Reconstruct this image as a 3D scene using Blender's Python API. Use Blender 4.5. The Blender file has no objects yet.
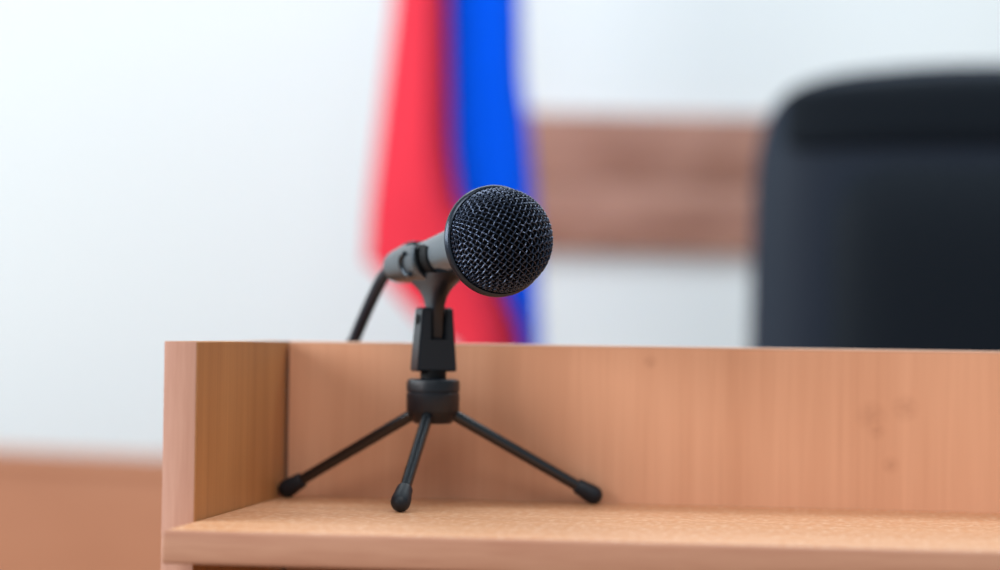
import bpy, bmesh, math, random
from mathutils import Vector, Matrix
random.seed(4)
S = bpy.context.scene
C = S.collection
PI = math.pi
Z0 = 0.80                                   # height of the desk shelf above the floor
def V(x, y, z): return Vector((x, y, z + Z0))   # shelf-based coordinates -> world

# ------------------------------------------------------------------ camera
CAM = V(0.30995944, -1.33189997, 0.09467685)
FW = Vector((-0.13803018, 0.99020794, 0.02087833))
RT = Vector((0.99036555, 0.13775404, 0.01413884))
UP = Vector((-0.01112432, -0.02262877, 0.99968204))
cd = bpy.data.cameras.new('camera')
cam = bpy.data.objects.new('camera', cd); C.objects.link(cam)
cam.matrix_world = Matrix(((RT.x, UP.x, -FW.x, CAM.x), (RT.y, UP.y, -FW.y, CAM.y), (RT.z, UP.z, -FW.z, CAM.z), (0, 0, 0, 1)))
cd.sensor_width = 36; cd.lens = 85
cd.clip_start = 0.05
cd.dof.use_dof = True; cd.dof.focus_distance = 1.222; cd.dof.aperture_fstop = 3.0
cd.dof.aperture_blades = 0
S.camera = cam

# ------------------------------------------------------------------ light
S.view_settings.view_transform = 'Standard'
S.view_settings.look = 'None'
S.view_settings.gamma = 1
S.view_settings.use_curve_mapping = False
S.view_settings.exposure = 0.0
w = bpy.data.worlds.new('daylight'); S.world = w; w.use_nodes = True
bg = w.node_tree.nodes['Background']
bg.inputs['Color'].default_value = (0.72, 0.88, 1.0, 1); bg.inputs['Strength'].default_value = 0.40

def area(name, loc, target, sx, sy, power, col):
    l = bpy.data.lights.new(name, 'AREA'); l.shape = 'RECTANGLE'; l.size = sx; l.size_y = sy
    l.energy = power; l.color = col
    o = bpy.data.objects.new(name, l); C.objects.link(o); o.location = loc
    o.rotation_euler = (Vector(target) - Vector(loc)).to_track_quat('-Z', 'Y').to_euler()
    return o
area('window_daylight', (-4.3, 0.0, 2.0), (-0.2, 0.6, 0.95), 2.6, 1.8, 118, (0.86, 0.95, 1.0))
area('ceiling_lamp', (0.3, 1.3, 2.9), (0.3, 1.5, 0), 2.6, 1.0, 47, (0.88, 0.96, 1.0))
area('window_daylight_rear', (-2.7, -2.2, 1.9), (0.4, 0, 0.85), 2.0, 1.5, 78, (0.97, 0.98, 1.0))
area('desk_fill_light', (0.5, -1.7, 2.8), (0.5, -0.7, 0), 2.0, 1.0, 34, (1.0, 0.98, 0.95))  # unseen fill light added on the camera side to brighten the desk

# ------------------------------------------------------------------ helpers
def new_obj(name, bm, mat, parent=None, smooth=True, kind=None):
    off = Vector((0, 0, 0)); p = parent
    while p is not None:
        off += p.location; p = p.parent
    bmesh.ops.translate(bm, verts=bm.verts, vec=-off)
    me = bpy.data.meshes.new(name)
    bmesh.ops.recalc_face_normals(bm, faces=bm.faces)
    bm.to_mesh(me); bm.free()
    o = bpy.data.objects.new(name, me); C.objects.link(o)
    if isinstance(mat, (list, tuple)):
        for m in mat: me.materials.append(m)
    else: me.materials.append(mat)
    if smooth:
        for p_ in me.polygons: p_.use_smooth = True
        try: me.set_sharp_from_angle(angle=math.radians(38))
        except Exception: pass
    if parent is not None: o.parent = parent
    if kind: o['kind'] = kind
    return o

def thing(name, label, cat, loc):
    o = bpy.data.objects.new(name, None); C.objects.link(o)
    o.location = loc; o['label'] = label; o['category'] = cat
    o.empty_display_size = 0.05
    return o

def frame_from(axis, up=Vector((0, 0, 1))):
    d = axis.normalized(); u = (up - d * up.dot(d)).normalized(); s = d.cross(u)
    return d, u, s

def box(bm, lo, hi, bev=0.0, seg=2, mat=None):
    lo = Vector(lo); hi = Vector(hi)
    r = bmesh.ops.create_cube(bm, size=1.0); vs = r['verts']
    for v in vs:
        v.co = Vector([(lo[i] + hi[i]) / 2 + v.co[i] * (hi[i] - lo[i]) for i in range(3)])
    if mat is not None:
        for v in vs: v.co = mat @ v.co
    if bev:
        es = list({e for v in vs for e in v.link_edges})
        bmesh.ops.bevel(bm, geom=es, offset=bev, segments=seg, profile=0.5, affect='EDGES')

def lathe(bm, prof, origin, axis, n=48, up=Vector((0, 0, 1)), cap0=True, cap1=True):
    """prof: list of (t, r) along the axis"""
    d, u, s = frame_from(axis, up)
    rings = []
    for t, r in prof:
        rings.append([bm.verts.new(origin + d * t + (u * math.cos(2 * PI * k / n) + s * math.sin(2 * PI * k / n)) * r) for k in range(n)])
    for a, b in zip(rings, rings[1:]):
        for k in range(n):
            bm.faces.new((a[k], a[(k + 1) % n], b[(k + 1) % n], b[k]))
    if cap0: bm.faces.new(rings[0])
    if cap1: bm.faces.new(rings[-1])

def tube(bm, pts, rad, n=12, cap=True):
    pts = [Vector(p) for p in pts]
    if not isinstance(rad, (list, tuple)): rad = [rad] * len(pts)
    prev = None; rings = []
    for i, p in enumerate(pts):
        t = (pts[min(i + 1, len(pts) - 1)] - pts[max(i - 1, 0)]).normalized()
        if prev is None:
            u = t.orthogonal().normalized()
        else:
            u = (prev - t * prev.dot(t)).normalized()
        prev = u; s = t.cross(u)
        rings.append([bm.verts.new(p + (u * math.cos(2 * PI * k / n) + s * math.sin(2 * PI * k / n)) * rad[i]) for k in range(n)])
    for a, b in zip(rings, rings[1:]):
        for k in range(n):
            bm.faces.new((a[k], a[(k + 1) % n], b[(k + 1) % n], b[k]))
    if cap:
        bm.faces.new(rings[0]); bm.faces.new(rings[-1])

def spline(pts, sub=10):
    pts = [Vector(p) for p in pts]; out = []
    P = [pts[0] * 2 - pts[1]] + pts + [pts[-1] * 2 - pts[-2]]
    for i in range(1, len(P) - 2):
        for k in range(sub):
            t = k / sub
            a, b, c, d = P[i - 1], P[i], P[i + 1], P[i + 2]
            out.append(0.5 * ((2 * b) + (c - a) * t + (2 * a - 5 * b + 4 * c - d) * t * t + (3 * b - a - 3 * c + d) * t ** 3))
    out.append(pts[-1]); return out

def puff(bm, cx, y, cz, w, h, d, e=5.0, crown=0.0, flare=0.0, n=40, back=0.35, pw=3.0):
    """a stuffed rectangular cushion standing in the x-z plane, bulging to -y"""
    def P(a, b, side):
        # square to squircle
        m = max(abs(a), abs(b))
        if m > 1e-9:
            l = (abs(a) ** e + abs(b) ** e) ** (1 / e); q = m / l
        else: q = 1
        x, z = a * q, b * q
        t = max(0.0, 1 - m ** pw) ** (1 / 2.0)
        xx = cx + x * w * (1 - flare * (z * .5 + .5))
        zz = cz + z * h + crown * (1 - x * x) * (z * .5 + .5)
        return Vector((xx, y - d * t if side else y + d * back * t, zz))
    g = {}
    for side in (1, 0):
        for i in range(n + 1):
            for j in range(n + 1):
                edge = i in (0, n) or j in (0, n)
                if edge and side == 0: g[(0, i, j)] = g[(1, i, j)]; continue
                f = lambda k: math.sin((2 * k / n - 1) * PI / 2)
                g[(side, i, j)] = bm.verts.new(P(f(i), f(j), side))
    for side in (1, 0):
        for i in range(n):
            for j in range(n):
                bm.faces.new((g[(side, i, j)], g[(side, i + 1, j)], g[(side, i + 1, j + 1)], g[(side, i, j + 1)]))

# ------------------------------------------------------------------ materials
def srgb(r, g, b):
    f = lambda c: (c / 255) / 12.92 if c <= 10 else (((c / 255) + .055) / 1.055) ** 2.4
    return (f(r), f(g), f(b), 1)

def mat_base(name, col, rough=.5, spec=.5, metal=0.0):
    m = bpy.data.materials.new(name); m.use_nodes = True
    b = m.node_tree.nodes['Principled BSDF']
    b.inputs['Base Color'].default_value = col; b.inputs['Roughness'].default_value = rough
    b.inputs['Specular IOR Level'].default_value = spec; b.inputs['Metallic'].default_value = metal
    return m, m.node_tree, b

def noise_bump(nt, b, scale, strength, dist=0.001, detail=4):
    tc = nt.nodes.new('ShaderNodeTexCoord'); n = nt.nodes.new('ShaderNodeTexNoise')
    n.inputs['Scale'].default_value = scale; n.inputs['Detail'].default_value = detail
    bp = nt.nodes.new('ShaderNodeBump'); bp.inputs['Strength'].default_value = strength; bp.inputs['Distance'].default_value = dist
    nt.links.new(tc.outputs['Object'], n.inputs['Vector']); nt.links.new(n.outputs['Fac'], bp.inputs['Height'])
    nt.links.new(bp.outputs['Normal'], b.inputs['Normal'])

def wood(name, dark, light, scale, rough=.45, fine=1.0, bump=.1, spec=.4, speck=0.0):
    """laminate: broad figure + fine grain; scale is the stretch of the object coordinates"""
    m, nt, b = mat_base(name, light, rough, spec)
    tc = nt.nodes.new('ShaderNodeTexCoord')
    mp = nt.nodes.new('ShaderNodeMapping'); mp.inputs['Scale'].default_value = scale
    nt.links.new(tc.outputs['Object'], mp.inputs['Vector'])
    n1 = nt.nodes.new('ShaderNodeTexNoise'); n1.inputs['Scale'].default_value = 1.0; n1.inputs['Detail'].default_value = 3; n1.inputs['Distortion'].default_value = .4
    n2 = nt.nodes.new('ShaderNodeTexNoise'); n2.inputs['Scale'].default_value = 7.0; n2.inputs['Detail'].default_value = 4
    nt.links.new(mp.outputs['Vector'], n1.inputs['Vector']); nt.links.new(mp.outputs['Vector'], n2.inputs['Vector'])
    mx = nt.nodes.new('ShaderNodeMath'); mx.operation = 'MULTIPLY_ADD'; mx.inputs[1].default_value = .45 * fine
    nt.links.new(n2.outputs['Fac'], mx.inputs[0]); nt.links.new(n1.outputs['Fac'], mx.inputs[2])
    r = nt.nodes.new('ShaderNodeValToRGB'); r.color_ramp.elements[0].position = .42; r.color_ramp.elements[1].position = .95
    r.color_ramp.elements[0].color = dark; r.color_ramp.elements[1].color = light
    nt.links.new(mx.outputs[0], r.inputs['Fac'])
    nt.links.new(r.outputs['Color'], b.inputs['Base Color'])
    bp = nt.nodes.new('ShaderNodeBump'); bp.inputs['Strength'].default_value = bump; bp.inputs['Distance'].default_value = .0006
    nt.links.new(n2.outputs['Fac'], bp.inputs['Height'])
    if speck:
        n3 = nt.nodes.new('ShaderNodeTexNoise'); n3.inputs['Scale'].default_value = 1; n3.inputs['Detail'].default_value = 3
        m3 = nt.nodes.new('ShaderNodeMapping'); m3.inputs['Scale'].default_value = (260, 150, 150)
        nt.links.new(tc.outputs['Object'], m3.inputs['Vector']); nt.links.new(m3.outputs['Vector'], n3.inputs['Vector'])
        r3 = nt.nodes.new('ShaderNodeValToRGB'); r3.color_ramp.elements[0].position = .47; r3.color_ramp.elements[1].position = .66
        r3.color_ramp.elements[1].color = (speck, speck, speck, 1)
        nt.links.new(n3.outputs['Fac'], r3.inputs['Fac'])
        mc = nt.nodes.new('ShaderNodeMix'); mc.data_type = 'RGBA'; mc.inputs['B'].default_value = srgb(246, 214, 184)
        nt.links.new(r3.outputs['Color'], mc.inputs['Factor']); nt.links.new(r.outputs['Color'], mc.inputs['A'])
        nt.links.new(mc.outputs['Result'], b.inputs['Base Color'])
        b2 = nt.nodes.new('ShaderNodeBump'); b2.inputs['Strength'].default_value = .4; b2.inputs['Distance'].default_value = .0004
        nt.links.new(n3.outputs['Fac'], b2.inputs['Height']); nt.links.new(bp.outputs['Normal'], b2.inputs['Normal'])
        nt.links.new(b2.outputs['Normal'], b.inputs['Normal'])
    else:
        nt.links.new(bp.outputs['Normal'], b.inputs['Normal'])
    return m

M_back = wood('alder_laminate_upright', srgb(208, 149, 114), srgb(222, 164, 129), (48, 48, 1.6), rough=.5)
# faint smudges rubbed into the back panel
nt = M_back.node_tree; pb = nt.nodes['Principled BSDF']; src = pb.inputs['Base Color'].links[0].from_socket
geo = nt.nodes.new('ShaderNodeNewGeometry'); acc = None
for (sx, sz, r_) in ((.334, .0521, .010), (.3525, .0569, .009), (.337, .044, .006), (.2104, .0803, .005), (.345, .025, .006)):
    sc = nt.nodes.new('ShaderNodeVectorMath'); sc.operation = 'DISTANCE'; sc.inputs[1].default_value = (sx, 0, sz + Z0)
    nt.links.new(geo.outputs['Position'], sc.inputs[0])
    mr_ = nt.nodes.new('ShaderNodeMapRange'); mr_.inputs['From Min'].default_value = 0; mr_.inputs['From Max'].default_value = r_
    mr_.inputs['To Min'].default_value = 1; mr_.inputs['To Max'].default_value = 0
    nt.links.new(sc.outputs['Value'], mr_.inputs['Value'])
    if acc is None: acc = mr_.outputs['Result']
    else:
        ad = nt.nodes.new('ShaderNodeMath'); ad.operation = 'MAXIMUM'
        nt.links.new(acc, ad.inputs[0]); nt.links.new(mr_.outputs['Result'], ad.inputs[1]); acc = ad.outputs[0]
nz = nt.nodes.new('ShaderNodeTexNoise'); nz.inputs['Scale'].default_value = 320; nz.inputs['Detail'].default_value = 3
nt.links.new(geo.outputs['Position'], nz.inputs['Vector'])
mm = nt.nodes.new('ShaderNodeMath'); mm.operation = 'MULTIPLY'; nt.links.new(acc, mm.inputs[0]); nt.links.new(nz.outputs['Fac'], mm.inputs[1])
m4 = nt.nodes.new('ShaderNodeMath'); m4.operation = 'MULTIPLY'; m4.inputs[1].default_value = .5; nt.links.new(mm.outputs[0], m4.inputs[0])
mc = nt.nodes.new('ShaderNodeMix'); mc.data_type = 'RGBA'; mc.inputs['B'].default_value = srgb(150, 92, 60)
nt.links.new(m4.outputs[0], mc.inputs['Factor']); nt.links.new(src, mc.inputs['A']); nt.links.new(mc.outputs['Result'], pb.inputs['Base Color'])
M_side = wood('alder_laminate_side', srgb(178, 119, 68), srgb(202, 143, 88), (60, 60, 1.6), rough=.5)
M_shelf = wood('alder_laminate_shelf', srgb(200, 138, 94), srgb(216, 158, 114), (3, 55, 55), rough=.45, speck=.42)
M_edge = wood('edge_banding', srgb(184, 130, 108), srgb(204, 154, 132), (90, 90, 6), rough=.5)
M_edge_h = wood('edge_banding_long', srgb(176, 120, 94), srgb(198, 146, 118), (7, 90, 90), rough=.45)
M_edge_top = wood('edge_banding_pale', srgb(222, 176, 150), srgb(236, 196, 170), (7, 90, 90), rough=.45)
M_low = wood('partition_wood', srgb(172, 110, 76), srgb(182, 120, 86), (2, 2, 12), rough=.5)
M_board = wood('wall_board_wood', srgb(140, 92, 74), srgb(188, 140, 122), (6, 6, 26), rough=.5)
M_under = wood('desk_inside', srgb(110, 66, 40), srgb(140, 90, 58), (40, 40, 2), rough=.6)

M_wall, nt, b = mat_base('painted_wall', srgb(239, 244, 245), .8, .2); noise_bump(nt, b, 180, .05)
M_floor = wood('laminate_floor', srgb(120, 92, 70), srgb(160, 128, 100), (2, 14, 2), rough=.4)
M_black, nt, b = mat_base('black_plastic', srgb(17, 24, 33), .40, .5); noise_bump(nt, b, 900, .12, .0003)
M_matte, nt, b = mat_base('matte_black_plastic', srgb(9, 11, 14), .6, .2); noise_bump(nt, b, 700, .1, .0003)
M_rubber, nt, b = mat_base('black_rubber', srgb(17, 24, 33), .5, .4); noise_bump(nt, b, 500, .08, .0003)
M_rod, nt, b = mat_base('black_painted_rod', srgb(9, 13, 20), .25, .8); noise_bump(nt, b, 600, .04, .0003)
M_body, nt, b = mat_base('microphone_body_paint', srgb(96, 104, 112), .27, .6, .8); noise_bump(nt, b, 1500, .08, .0002)
M_clip, nt, b = mat_base('clip_plastic', srgb(70, 78, 86), .27, .5, .75); noise_bump(nt, b, 800, .08, .0003)
M_ring, nt, b = mat_base('collar_paint', srgb(52, 60, 72), .26, .6, .7); noise_bump(nt, b, 1200, .06, .0002)
M_wire, nt, b = mat_base('grille_wire', srgb(58, 69, 90), .26, .8, .7); noise_bump(nt, b, 1500, .05, .0002)
M_foam, nt, b = mat_base('grille_foam', srgb(3, 3, 3), .9, .1); noise_bump(nt, b, 900, .3, .0005)
M_cable, nt, b = mat_base('cable_rubber', srgb(13, 21, 36), .38, .5); noise_bump(nt, b, 400, .05, .0003)
M_leather, nt, b = mat_base('black_leather', srgb(10, 20, 30), .6, .15); noise_bump(nt, b, 260, .15, .0008)
M_leather2, nt, b = mat_base('black_leather_edge', srgb(18, 30, 46), .55, .22); noise_bump(nt, b, 260, .15, .0008)
M_chrome, nt, b = mat_base('grey_metal', srgb(150, 152, 155), .3, .5, .9); noise_bump(nt, b, 300, .02, .0003)

def cloth(name, col):
    m, nt, b = mat_base(name, col, .6, .2)
    b.inputs['Specular IOR Level'].default_value = .05
    tc = nt.nodes.new('ShaderNodeTexCoord'); n = nt.nodes.new('ShaderNodeTexNoise')
    n.inputs['Scale'].default_value = 350
    bp = nt.nodes.new('ShaderNodeBump'); bp.inputs['Strength'].default_value = .15; bp.inputs['Distance'].default_value = .0005
    nt.links.new(tc.outputs['Object'], n.inputs['Vector']); nt.links.new(n.outputs['Fac'], bp.inputs['Height']); nt.links.new(bp.outputs['Normal'], b.inputs['Normal'])
    tr = nt.nodes.new('ShaderNodeBsdfTranslucent'); tr.inputs['Color'].default_value = col
    mx = nt.nodes.new('ShaderNodeMixShader'); mx.inputs['Fac'].default_value = .3
    out = nt.nodes['Material Output']
    nt.links.new(b.outputs[0], mx.inputs[1]); nt.links.new(tr.outputs[0], mx.inputs[2]); nt.links.new(mx.outputs[0], out.inputs['Surface'])
    return m
M_red = cloth('red_cloth', (0.95, 0.06, 0.10, 1))
M_blue = cloth('blue_cloth', (0.0, 0.13, 0.92, 1))

# ------------------------------------------------------------------ room shell
bm = bmesh.new(); box(bm, (-5, -4, -.05), (5, 5, 0)); new_obj('floor', bm, M_floor, smooth=False, kind='structure')
WANG = math.radians(10.5)
WX = Vector((math.cos(WANG), math.sin(WANG), 0)); WN = Vector((math.sin(WANG), -math.cos(WANG), 0))
W0 = CAM + FW * 4.12; W0.z = 0
WM = Matrix(((WX.x, -WN.x, 0, W0.x), (WX.y, -WN.y, 0, W0.y), (0, 0, 1, 0), (0, 0, 0, 1)))   # local: x along wall, y into wall
bm = bmesh.new(); box(bm, (-4, 0, 0), (4, .12, 3.2), mat=WM); new_obj('wall_back', bm, M_wall, smooth=False, kind='structure')

# wooden boards on the wall
rail = thing('wooden_wall_rail', 'brown wooden board rail fixed on white wall between flag and chair', 'wall rail', WM @ Vector((.1, 0, Z0 + .236)))
for z0, z1 in ((.2415, .3580), (.3600, .482)):
    bm = bmesh.new(); box(bm, (-.045, -.026, Z0 + z0), (2.6, 0, Z0 + z1), bev=.003, mat=WM)
    new_obj('board', bm, M_board, rail)

# low partition in front of the wall
A = V(-0.939, 2.134, -0.0925); B = V(-0.655, 2.022, -0.0925)
dx = (B - A); dx.z = 0; dx.normalize(); nn = Vector((dx.y, -dx.x, 0))       # nn faces the camera side
PM = Matrix(((dx.x, -nn.x, 0, A.x), (dx.y, -nn.y, 0, A.y), (0, 0, 1, 0), (0, 0, 0, 1)))
low = thing('low_partition', 'low orange-brown wooden partition in front of the white wall, left of the desk', 'partition', PM @ Vector((0, 0, 0)))
ht = A.z
bm = bmesh.new(); box(bm, (-1.2, 0.0, .06), (1.0, .03, ht - .022), mat=PM); new_obj('panel', bm, M_low, low)
bm = bmesh.new(); box(bm, (-1.22, -.008, ht - .022), (1.02, .05, ht), bev=.003, mat=PM); new_obj('top_cap', bm, M_low, low)
bm = bmesh.new(); box(bm, (-1.2, .004, 0), (1.0, .026, .06), mat=PM); new_obj('plinth', bm, M_under, low)

# ------------------------------------------------------------------ desk
TB = .0166; H = .089; L = .1932; SF = .2465; WD = 1.30; GAP = .0024
desk = thing('court_desk', 'orange-brown wooden desk with raised back panel and side panel around its shelf', 'desk', (WD / 2, -.1, 0))
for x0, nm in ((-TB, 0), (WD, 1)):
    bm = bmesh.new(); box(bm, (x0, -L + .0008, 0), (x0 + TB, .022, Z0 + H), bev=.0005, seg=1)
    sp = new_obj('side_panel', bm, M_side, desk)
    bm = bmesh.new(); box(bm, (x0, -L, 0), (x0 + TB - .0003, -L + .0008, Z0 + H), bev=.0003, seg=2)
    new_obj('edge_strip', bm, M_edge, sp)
bm = bmesh.new(); box(bm, (GAP, 0, .02), (WD - GAP, TB, Z0 + H - .001))
bp_ = new_obj('back_panel', bm, M_back, desk)
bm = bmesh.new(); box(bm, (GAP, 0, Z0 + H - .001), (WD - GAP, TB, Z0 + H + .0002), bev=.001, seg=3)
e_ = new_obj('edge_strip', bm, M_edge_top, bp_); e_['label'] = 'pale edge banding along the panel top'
bm = bmesh.new(); box(bm, (.0006, -SF + .002, Z0 - .016), (WD - .0006, -.0004, Z0), bev=.0008, seg=2)
sh = new_obj('shelf', bm, M_shelf, desk)
bm = bmesh.new(); box(bm, (-.0012, -SF, Z0 - .016), (WD - .0006, -SF + .003, Z0), bev=.0015, seg=4)
e_ = new_obj('edge_strip', bm, M_edge_h, sh); e_['label'] = 'pinkish rounded front edge'

# ------------------------------------------------------------------ tripod microphone stand
HX, HY = .0925, -.0355
stand = thing('microphone_stand', 'small black tabletop tripod stand with clip, standing on the wooden desk shelf', 'microphone stand', V(HX, HY, 0))
O = V(HX, HY, 0); ZU = Vector((0, 0, 1))
bm = bmesh.new()
lathe(bm, [(.0446, .0098), (.0450, .0106), (.0508, .0140), (.0518, .0147), (.0612, .0148), (.0617, .0143), (.0622, .0143), (.0627, .0148), (.0670, .0148), (.0686, .0143), (.0694, .0130)], O, ZU, up=Vector((1, 0, 0)))
hub = new_obj('hub', bm, M_black, stand)
bm = bmesh.new(); lathe(bm, [(.0690, .0072), (.0742, .0072)], O, ZU, n=32, up=Vector((1, 0, 0))); new_obj('neck', bm, M_matte, stand)
feet = [(V(.0870, -.1010, 0), 0), (V(.1800, -.0085, 0), 1), (V(.0058, -.0150, 0), 2)]
for f, k in feet:
    h = (f - O); h.z = 0; hd = h.normalized()
    a = O + hd * .0085 + Vector((0, 0, .0515)); rb = .0053
    e = f + Vector((0, 0, rb))
    ax = (e - a); Ln = ax.length; axn = ax.normalized()
    bm = bmesh.new(); lathe(bm, [(0, .0033), (Ln - .006, .0031)], a, ax, n=24)
    leg = new_obj('leg', bm, M_rod, stand)
    bm = bmesh.new()
    pr = [(-.0112, .0030), (-.0108, .0040), (-.0100, .0044), (-.0060, .0047), (-.0030, .0052)]
    pr += [(rb * math.sin(t * PI / 18), rb * math.cos(t * PI / 18)) for t in range(0, 9)]
    lathe(bm, pr, e, ax, n=28); new_obj('rubber_foot', bm, M_rubber, leg)

# fork bracket (clevis)
FA = math.radians(31)
FM = Matrix.Translation(O) @ Matrix.Rotation(FA, 4, 'Z')
bm = bmesh.new()
zb, zs, zt = .0735, .0912, .1090
wb, wt, dd = .0118, .0092, .0060
def prism(bm, quads_z):
    """stack of (z, x0, x1, y0, y1) sections"""
    rs = []
    for z, x0, x1, y0, y1 in quads_z:
        rs.append([bm.verts.new(FM @ Vector(p)) for p in ((x0, y0, z), (x1, y0, z), (x1, y1, z), (x0, y1, z))])
    for a, b in zip(rs, rs[1:]):
        for k in range(4): bm.faces.new((a[k], a[(k + 1) % 4], b[(k + 1) % 4], b[k]))
    bm.faces.new(rs[0]); bm.faces.new(rs[-1])
wm = wb + (wt - wb) * (zs - zb) / (zt - zb)
prism(bm, [(zb, -wb + .001, wb - .001, -dd + .001, dd - .001), (zb + .001, -wb, wb, -dd, dd), (zs, -wm, wm, -dd, dd)])
prism(bm, [(zs, -wm, -.0036, -dd, dd), (zt - .0012, -wt, -.0036, -dd, dd), (zt, -wt + .0012, -.0042, -dd + .0012, dd - .0012)])
prism(bm, [(zs, .0050, wm, -dd, dd), (zt - .0012, .0050, wt, -dd, dd), (zt, .0056, wt - .0012, -dd + .0012, dd - .0012)])
bmesh.ops.bevel(bm, geom=[e for e in bm.edges if abs((e.verts[0].co - e.verts[1].co).z) > .008], offset=.0009, segments=2, affect='EDGES')
fork = new_obj('fork_bracket', bm, M_black, stand)
pz = .1022
bm = bmesh.new()
fx = FM.to_3x3() @ Vector((1, 0, 0))
lathe(bm, [(-.0106, .0018), (-.0104, .0028), (-.0090, .0030), (.0090, .0030), (.0104, .0028), (.0106, .0018)], FM @ Vector((0, 0, pz)), fx, n=6)
new_obj('pivot_bolt', bm, M_matte, fork)

# ------------------------------------------------------------------ microphone axis
def dep(px, py, D): return CAM + (FW + RT * ((px - 500) / 2361.11) + UP * ((285 - py) / 2361.11)) * D
TAIL = dep(398, 266.5, 1.357); RING = dep(496.5, 241, 1.240)
AX = RING - TAIL; AL = AX.length; d, u, s = frame_from(AX)
mic = thing('microphone', 'black handheld microphone with round woven wire grille, held in the tripod clip', 'microphone', TAIL)
def mr(t):
    pts = [(0, .0080), (.02, .0084), (.034, .0095), (.06, .0113), (.10, .0146), (.112, .0170)]
    for (a, ra), (b, rb_) in zip(pts, pts[1:]):
        if t <= b: return ra + (rb_ - ra) * (t - a) / (b - a)
    return pts[-1][1]
bm = bmesh.new()
pr = [(-.001, .0066), (0, .0076)] + [(t * .002 + .0005, mr(t * .002)) for t in range(1, 57)]
pr += [(AL - .0078, .0190), (AL - .0055, .0215)]
lathe(bm, pr, TAIL, AX, n=64); new_obj('body', bm, M_body, mic)
# collar ring
R = .0296
bm = bmesh.new()
lathe(bm, [(-.0085, .0185), (-.0062, .0238), (-.0035, .0276), (-.0015, R), (.0012, R), (.0022, R - .0006), (.0026, R - .0014), (.0020, R - .0024), (.0012, R - .0032), (-.0010, R - .0042)], RING, AX, n=96, cap1=False)
new_obj('collar', bm, M_ring, mic)
# grille: woven wires wrapped over the dome
RS = .0268; SC = RING + d * .0046
amp, wr, pitch = .00060, .00041, .0031
bm = bmesh.new()
rot = math.radians(58)
def dome(a, b, h):
    # plane of the weave -> sphere; a along +, b across; h lifts off
    x = a * math.cos(rot) - b * math.sin(rot); y = a * math.sin(rot) + b * math.cos(rot)
    rho = math.hypot(x, y)
    th = rho / RS * .93
    if rho < 1e-9: return SC + d * (RS + h)
    ux, uy = x / rho, y / rho
    flat = 1 - .035 * math.cos(th) ** 4
    rr = RS * flat + h
    # screen right is -s side when looking at the dome from the front
    return SC + d * (rr * math.cos(th)) + (SX * ux + u * uy) * (rr * math.sin(th))
SX = s if s.dot(RT) > 0 else -s
amax = RS * 1.80 / .93
nk = int(amax / pitch) + 1
for fam in (0, 1):
    for k in range(-nk, nk + 1):
        c = (k + .5) * pitch
        if abs(c) >= amax: continue
        half = math.sqrt(amax * amax - c * c)
        n = max(2, int(2 * half / (pitch / 5)))
        pts = []
        for i in range(n + 1):
            t = -half + 2 * half * i / n
            h = (.0002 if fam == 0 else -.0001) + (.8 if fam == 0 else 1.15) * amp * math.cos(PI * (t / pitch - .5)) * (1 if k % 2 == 0 else -1) * (1 if fam == 0 else -1)
            pts.append(dome(t, c, h) if fam == 0 else dome(c, t, h))
        tube(bm, pts, wr, n=6)
new_obj('grille', bm, M_wire, mic)
bm = bmesh.new()
lathe(bm, [((RS - .0022) * math.cos(PI * k / 48) , max(1e-5, (RS - .0022) * math.sin(PI * k / 48))) for k in range(0, 30)], SC, AX, n=64)
new_obj('foam_liner', bm, M_foam, mic)
# connector and cable
c0 = TAIL; c1 = TAIL - d * .011
cw = dep(355, 338, 1.405); cdir = (cw - dep(387, 275, 1.372)).normalized()
bm = bmesh.new()
lathe(bm, [(-.0105, .0030), (-.0100, .0052), (-.0060, .0068), (-.0010, .0074), (.001, .0074)], TAIL, AX, n=40); new_obj('connector', bm, M_matte, mic)
pts = spline([TAIL - d * .006, TAIL - d * .013 + cdir * .003, TAIL - d * .017 + cdir * .014, cw + cdir * .0, cw + cdir * .03 + Vector((0, 0, -.01)),
              V(.012, .075, -.10), V(.005, .085, -.35), V(.01, .09, -.70), V(.03, .12, -.790), V(.15, .2, -.7965), V(.4, .22, -.7965)], 10)
bm = bmesh.new(); tube(bm, pts, .0037, n=14); new_obj('cable', bm, M_cable, mic)

# ------------------------------------------------------------------ clip (part of the stand)
bm = bmesh.new()
nA, nT = 120, 18
def ang(k): return 2 * PI * k / nA
def mouth(c):                        # the sleeve is cut back along its open top
    q = min(1, max(0, (c - .30) / .55)); q = q * q * (3 - 2 * q)
    return .0565 - .031 * q
grid_o, grid_i = [], []
for k in range(nA):
    ca, sa = math.cos(ang(k)), math.sin(ang(k))
    t_end = mouth(ca)
    ro, ri = [], []
    for j in range(nT + 1):
        t = .0005 + (t_end - .0005) * j / nT
        fr = j / nT; ex = (.0024 + .0020 * fr ** 1.5) if j < nT else .0039
        r0 = .0094 + .108 * t - (.0006 if j == nT else 0) 
        ro.append(bm.verts.new(TAIL + d * t + (u * ca + s * sa) * r0))
        ri.append(bm.verts.new(TAIL + d * t + (u * ca + s * sa) * max(mr(t) + .0003, .0094 + .108 * t - .0022)))
    grid_o.append(ro); grid_i.append(ri)
for k in range(nA):
    k2 = (k + 1) % nA
    for j in range(nT):
        bm.faces.new((grid_o[k][j], grid_o[k2][j], grid_o[k2][j + 1], grid_o[k][j + 1]))
        bm.faces.new((grid_i[k][j + 1], grid_i[k2][j + 1], grid_i[k2][j], grid_i[k][j]))
    bm.faces.new((grid_o[k][nT], grid_o[k2][nT], grid_i[k2][nT], grid_i[k][nT]))
    bm.faces.new((grid_i[k][0], grid_i[k2][0], grid_o[k2][0], grid_o[k][0]))
clip = new_obj('clip', bm, M_clip, stand)
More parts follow.
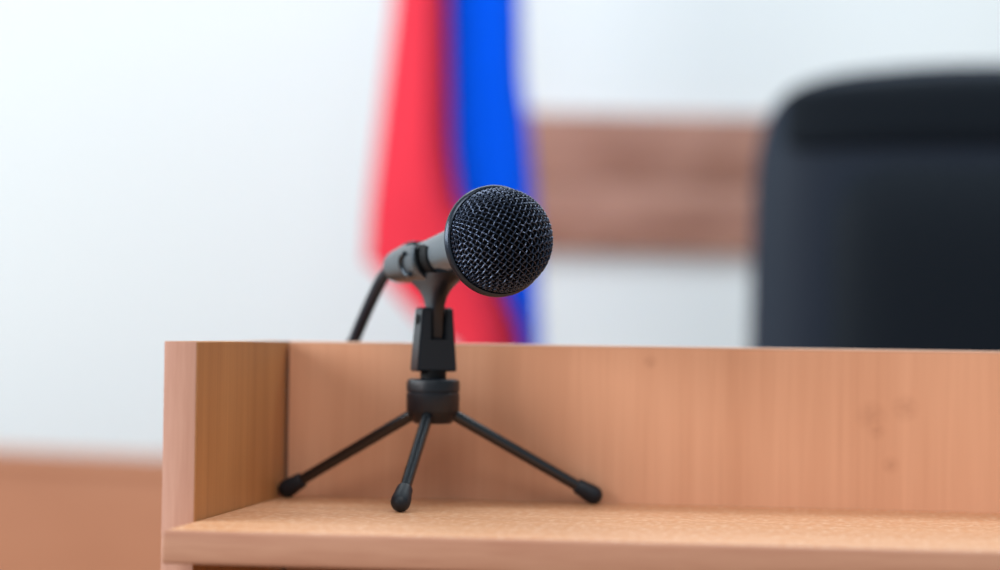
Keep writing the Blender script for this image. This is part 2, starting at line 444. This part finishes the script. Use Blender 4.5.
# added black band standing in for the shaded gap at the sleeve's slanted mouth
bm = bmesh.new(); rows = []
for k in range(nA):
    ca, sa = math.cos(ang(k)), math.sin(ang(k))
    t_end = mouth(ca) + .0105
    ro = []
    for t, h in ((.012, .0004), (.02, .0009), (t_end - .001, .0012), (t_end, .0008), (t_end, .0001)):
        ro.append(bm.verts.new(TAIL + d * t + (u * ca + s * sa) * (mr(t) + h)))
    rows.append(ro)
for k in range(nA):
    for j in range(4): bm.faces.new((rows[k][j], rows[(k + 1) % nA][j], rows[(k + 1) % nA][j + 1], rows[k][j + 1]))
o_ = new_obj('mouth_shade', bm, M_matte, clip); o_['label'] = 'added black band for the shaded gap at the mouth of the clip'
# stem: from under the sleeve down into the fork
pv = FM @ Vector((0, 0, pz))
fy = FM.to_3x3() @ Vector((0, 1, 0))
bm = bmesh.new()
secs = []
tm = (pv - TAIL).dot(d)
top = TAIL + d * (tm + .004) - u * (.0094 + .108 * tm - .001)
for q, wx, wy in ((-.2, .0090, .0330), (-.05, .0080, .0290), (.10, .0064, .0220), (.25, .0052, .0155), (.42, .0044, .0110), (.65, .0040, .0078), (.8, .0040, .0066), (1.0, .0040, .0054), (1.3, .0040, .0052), (1.55, .0040, .0046), (1.72, .0038, .0036)):
    c = top.lerp(pv, q); 
    c = c + fx * .0006
    ring = []
    for k in range(20):
        a = 2 * PI * k / 20
        sx = math.copysign(abs(math.cos(a)) ** .5, math.cos(a)); sy = math.copysign(abs(math.sin(a)) ** .6, math.sin(a))
        p = c + fx * wx * sx + fy * wy * sy
        if q <= .15:       # follow the sleeve's underside
            p += d * 0
        ring.append(bm.verts.new(p))
    secs.append(ring)
for a, b_ in zip(secs, secs[1:]):
    for k in range(20): bm.faces.new((a[k], a[(k + 1) % 20], b_[(k + 1) % 20], b_[k]))
bm.faces.new(secs[0]); bm.faces.new(secs[-1])
new_obj('stem', bm, M_black, clip)
# raised C-shaped rim on the clip's side
vd = (CAM - TAIL).normalized(); nv = (vd - d * vd.dot(d)).normalized(); mv = d.cross(nv)
tc0 = .040; rc = .0062
pts = []
for k in range(25):
    a = math.radians(75 + 215 * k / 24)
    al = tc0 + rc * math.cos(a) * -1 * -1; of = rc * math.sin(a)
    rr = .0096 + .108 * al
    ph = of / rr
    pts.append(TAIL + d * al + (nv * math.cos(ph) + (mv if mv.z > 0 else -mv) * math.sin(ph)) * rr)
bm = bmesh.new(); tube(bm, pts, .0016, n=12)
new_obj('rim', bm, M_clip, clip)

# ------------------------------------------------------------------ flag
FD = 3.52
def fpt(px, py): return dep(px, py, FD)
flag = thing('flag', 'red and blue cloth flag hanging in folds from a pole before the white wall', 'flag', (fpt(455, 300).x, fpt(455, 300).y + .10, 0))
def interp(tab, y):
    if y <= tab[0][0]: return tab[0][1]
    for (a, va), (b, vb) in zip(tab, tab[1:]):
        if y <= b: return va + (vb - va) * (y - a) / (b - a)
    return tab[-1][1]
ZT = 1.95
left = [(-400, 412), (-150, 402), (0, 392), (120, 377), (210, 366), (260, 363), (340, 360), (500, 360)]
mid = [(-400, 452), (0, 446), (150, 449), (200, 457), (270, 492), (330, 519), (420, 534), (600, 538)]
right = [(-400, 520), (0, 521), (80, 523), (120, 529), (200, 535), (340, 541), (600, 543)]
bm = bmesh.new()
nU, nV = 90, 70
ym = 285
def yz(py): return fpt(455, py).z
pyT = -440
cols = []
for i in range(nU + 1):
    uu = i / nU
    # bottom edge: the corner of the red cloth hangs high at the left and slants down to the right
    pb = interp([(0, 262), (.06, 272), (.20, 320), (.31, 352), (.5, 470), (1, 600)], uu)
    col = []
    for j in range(nV + 1):
        py = pyT + (pb - pyT) * j / nV
        l, m_, r = interp(left, py), interp(mid, py), interp(right, py)
        if uu <= .5: q = uu / .5; px = l + (m_ - l) * q
        else: q = (uu - .5) / .5; px = m_ + (r - m_) * q
        if uu <= .5:
            y = .02 - .075 * min(1, q / .78) ** 1.3 + .005 * math.sin(q * 3 * PI + py * .004)
            if q > .78: y += .085 * ((q - .78) / .22) ** 1.4
        else:
            y = .010 - .045 * min(1, q / .85) ** .55 + .005 * math.sin(q * 4 * PI + .6)
            if q > .85: y += .03 * ((q - .85) / .15) ** 1.5
        p = fpt(px, py)
        col.append(bm.verts.new(Vector((p.x, p.y + y, p.z))))
    cols.append(col)
for i in range(nU):
    for j in range(nV):
        f = bm.faces.new((cols[i][j], cols[i + 1][j], cols[i + 1][j + 1], cols[i][j + 1]))
        f.material_index = 0 if i < nU // 2 else 1
cl = new_obj('banner', bm, [M_red, M_blue], flag)
sol = cl.modifiers.new('thick', 'SOLIDIFY'); sol.thickness = .0012
bm = bmesh.new(); fo = flag.location.copy()
lathe(bm, [(.03, .012), (2.25, .012)], fo, ZU, n=24, up=Vector((1, 0, 0))); pole = new_obj('pole', bm, M_chrome, flag)
bm = bmesh.new(); lathe(bm, [(2.24, .014), (2.26, .022), (2.29, .020), (2.35, .004)], fo, ZU, n=24, up=Vector((1, 0, 0))); new_obj('finial', bm, M_chrome, pole)
bm = bmesh.new(); lathe(bm, [(0, .14), (.012, .14), (.022, .12), (.03, .03), (.10, .02)], fo, ZU, n=40, up=Vector((1, 0, 0))); new_obj('base', bm, M_chrome, flag)

# ------------------------------------------------------------------ office chair
chair = thing('office_chair', 'black leather high-backed office chair behind the desk, at the right', 'chair', (.487, 1.46, 0))
CX, CY = .490, 1.36
bm = bmesh.new(); puff(bm, CX, CY + .03, Z0 + .022, .275, .362, .075, e=8.5, crown=.026, flare=.03, back=.6, pw=6)
br = new_obj('backrest', bm, M_leather2, chair)
bm = bmesh.new(); puff(bm, CX, CY - .030, Z0 + .340, .232, .036, .016, e=9, crown=.018, pw=4)
new_obj('headrest_cushion', bm, M_leather, br)
bm = bmesh.new(); puff(bm, CX, CY - .030, Z0 + .045, .182, .250, .034, e=7, pw=5)
new_obj('back_cushion', bm, M_leather, br)
bm = bmesh.new(); puff(bm, 0, 0, 0, .26, .25, .07, e=5, back=.6, pw=4)
for v in bm.verts: v.co = Vector((CX + v.co.x, CY - .23 + v.co.z, .47 - v.co.y))
new_obj('seat', bm, M_leather, chair)
bm = bmesh.new(); tube(bm, [(CX, CY - .2, .10), (CX, CY - .2, .44)], .028, n=24); new_obj('gas_column', bm, M_matte, chair)
for sx in (-1, 1):
    bm = bmesh.new(); tube(bm, spline([(CX + sx * .24, CY - .1, .43), (CX + sx * .30, CY - .12, .50), (CX + sx * .30, CY - .13, .64), (CX + sx * .30, CY - .2, .66), (CX + sx * .30, CY - .38, .655)], 6), .018, n=12)
    new_obj('armrest', bm, M_matte, chair)
for k in range(5):
    a = 2 * PI * k / 5 + .3
    e = Vector((CX + .30 * math.cos(a), CY - .2 + .30 * math.sin(a), .085))
    bm = bmesh.new(); tube(bm, [(CX, CY - .2, .12), e], [.028, .016], n=12); lg = new_obj('base_arm', bm, M_matte, chair)
    bm = bmesh.new()
    wdir = Vector((-math.sin(a), math.cos(a), 0))
    lathe(bm, [(-.022, .022), (-.020, .030), (.020, .030), (.022, .022)], e + Vector((0, 0, -.055)), wdir, n=24)
    tube(bm, [e, e + Vector((0, 0, -.05))], .009, n=10)
    new_obj('caster', bm, M_matte, lg)
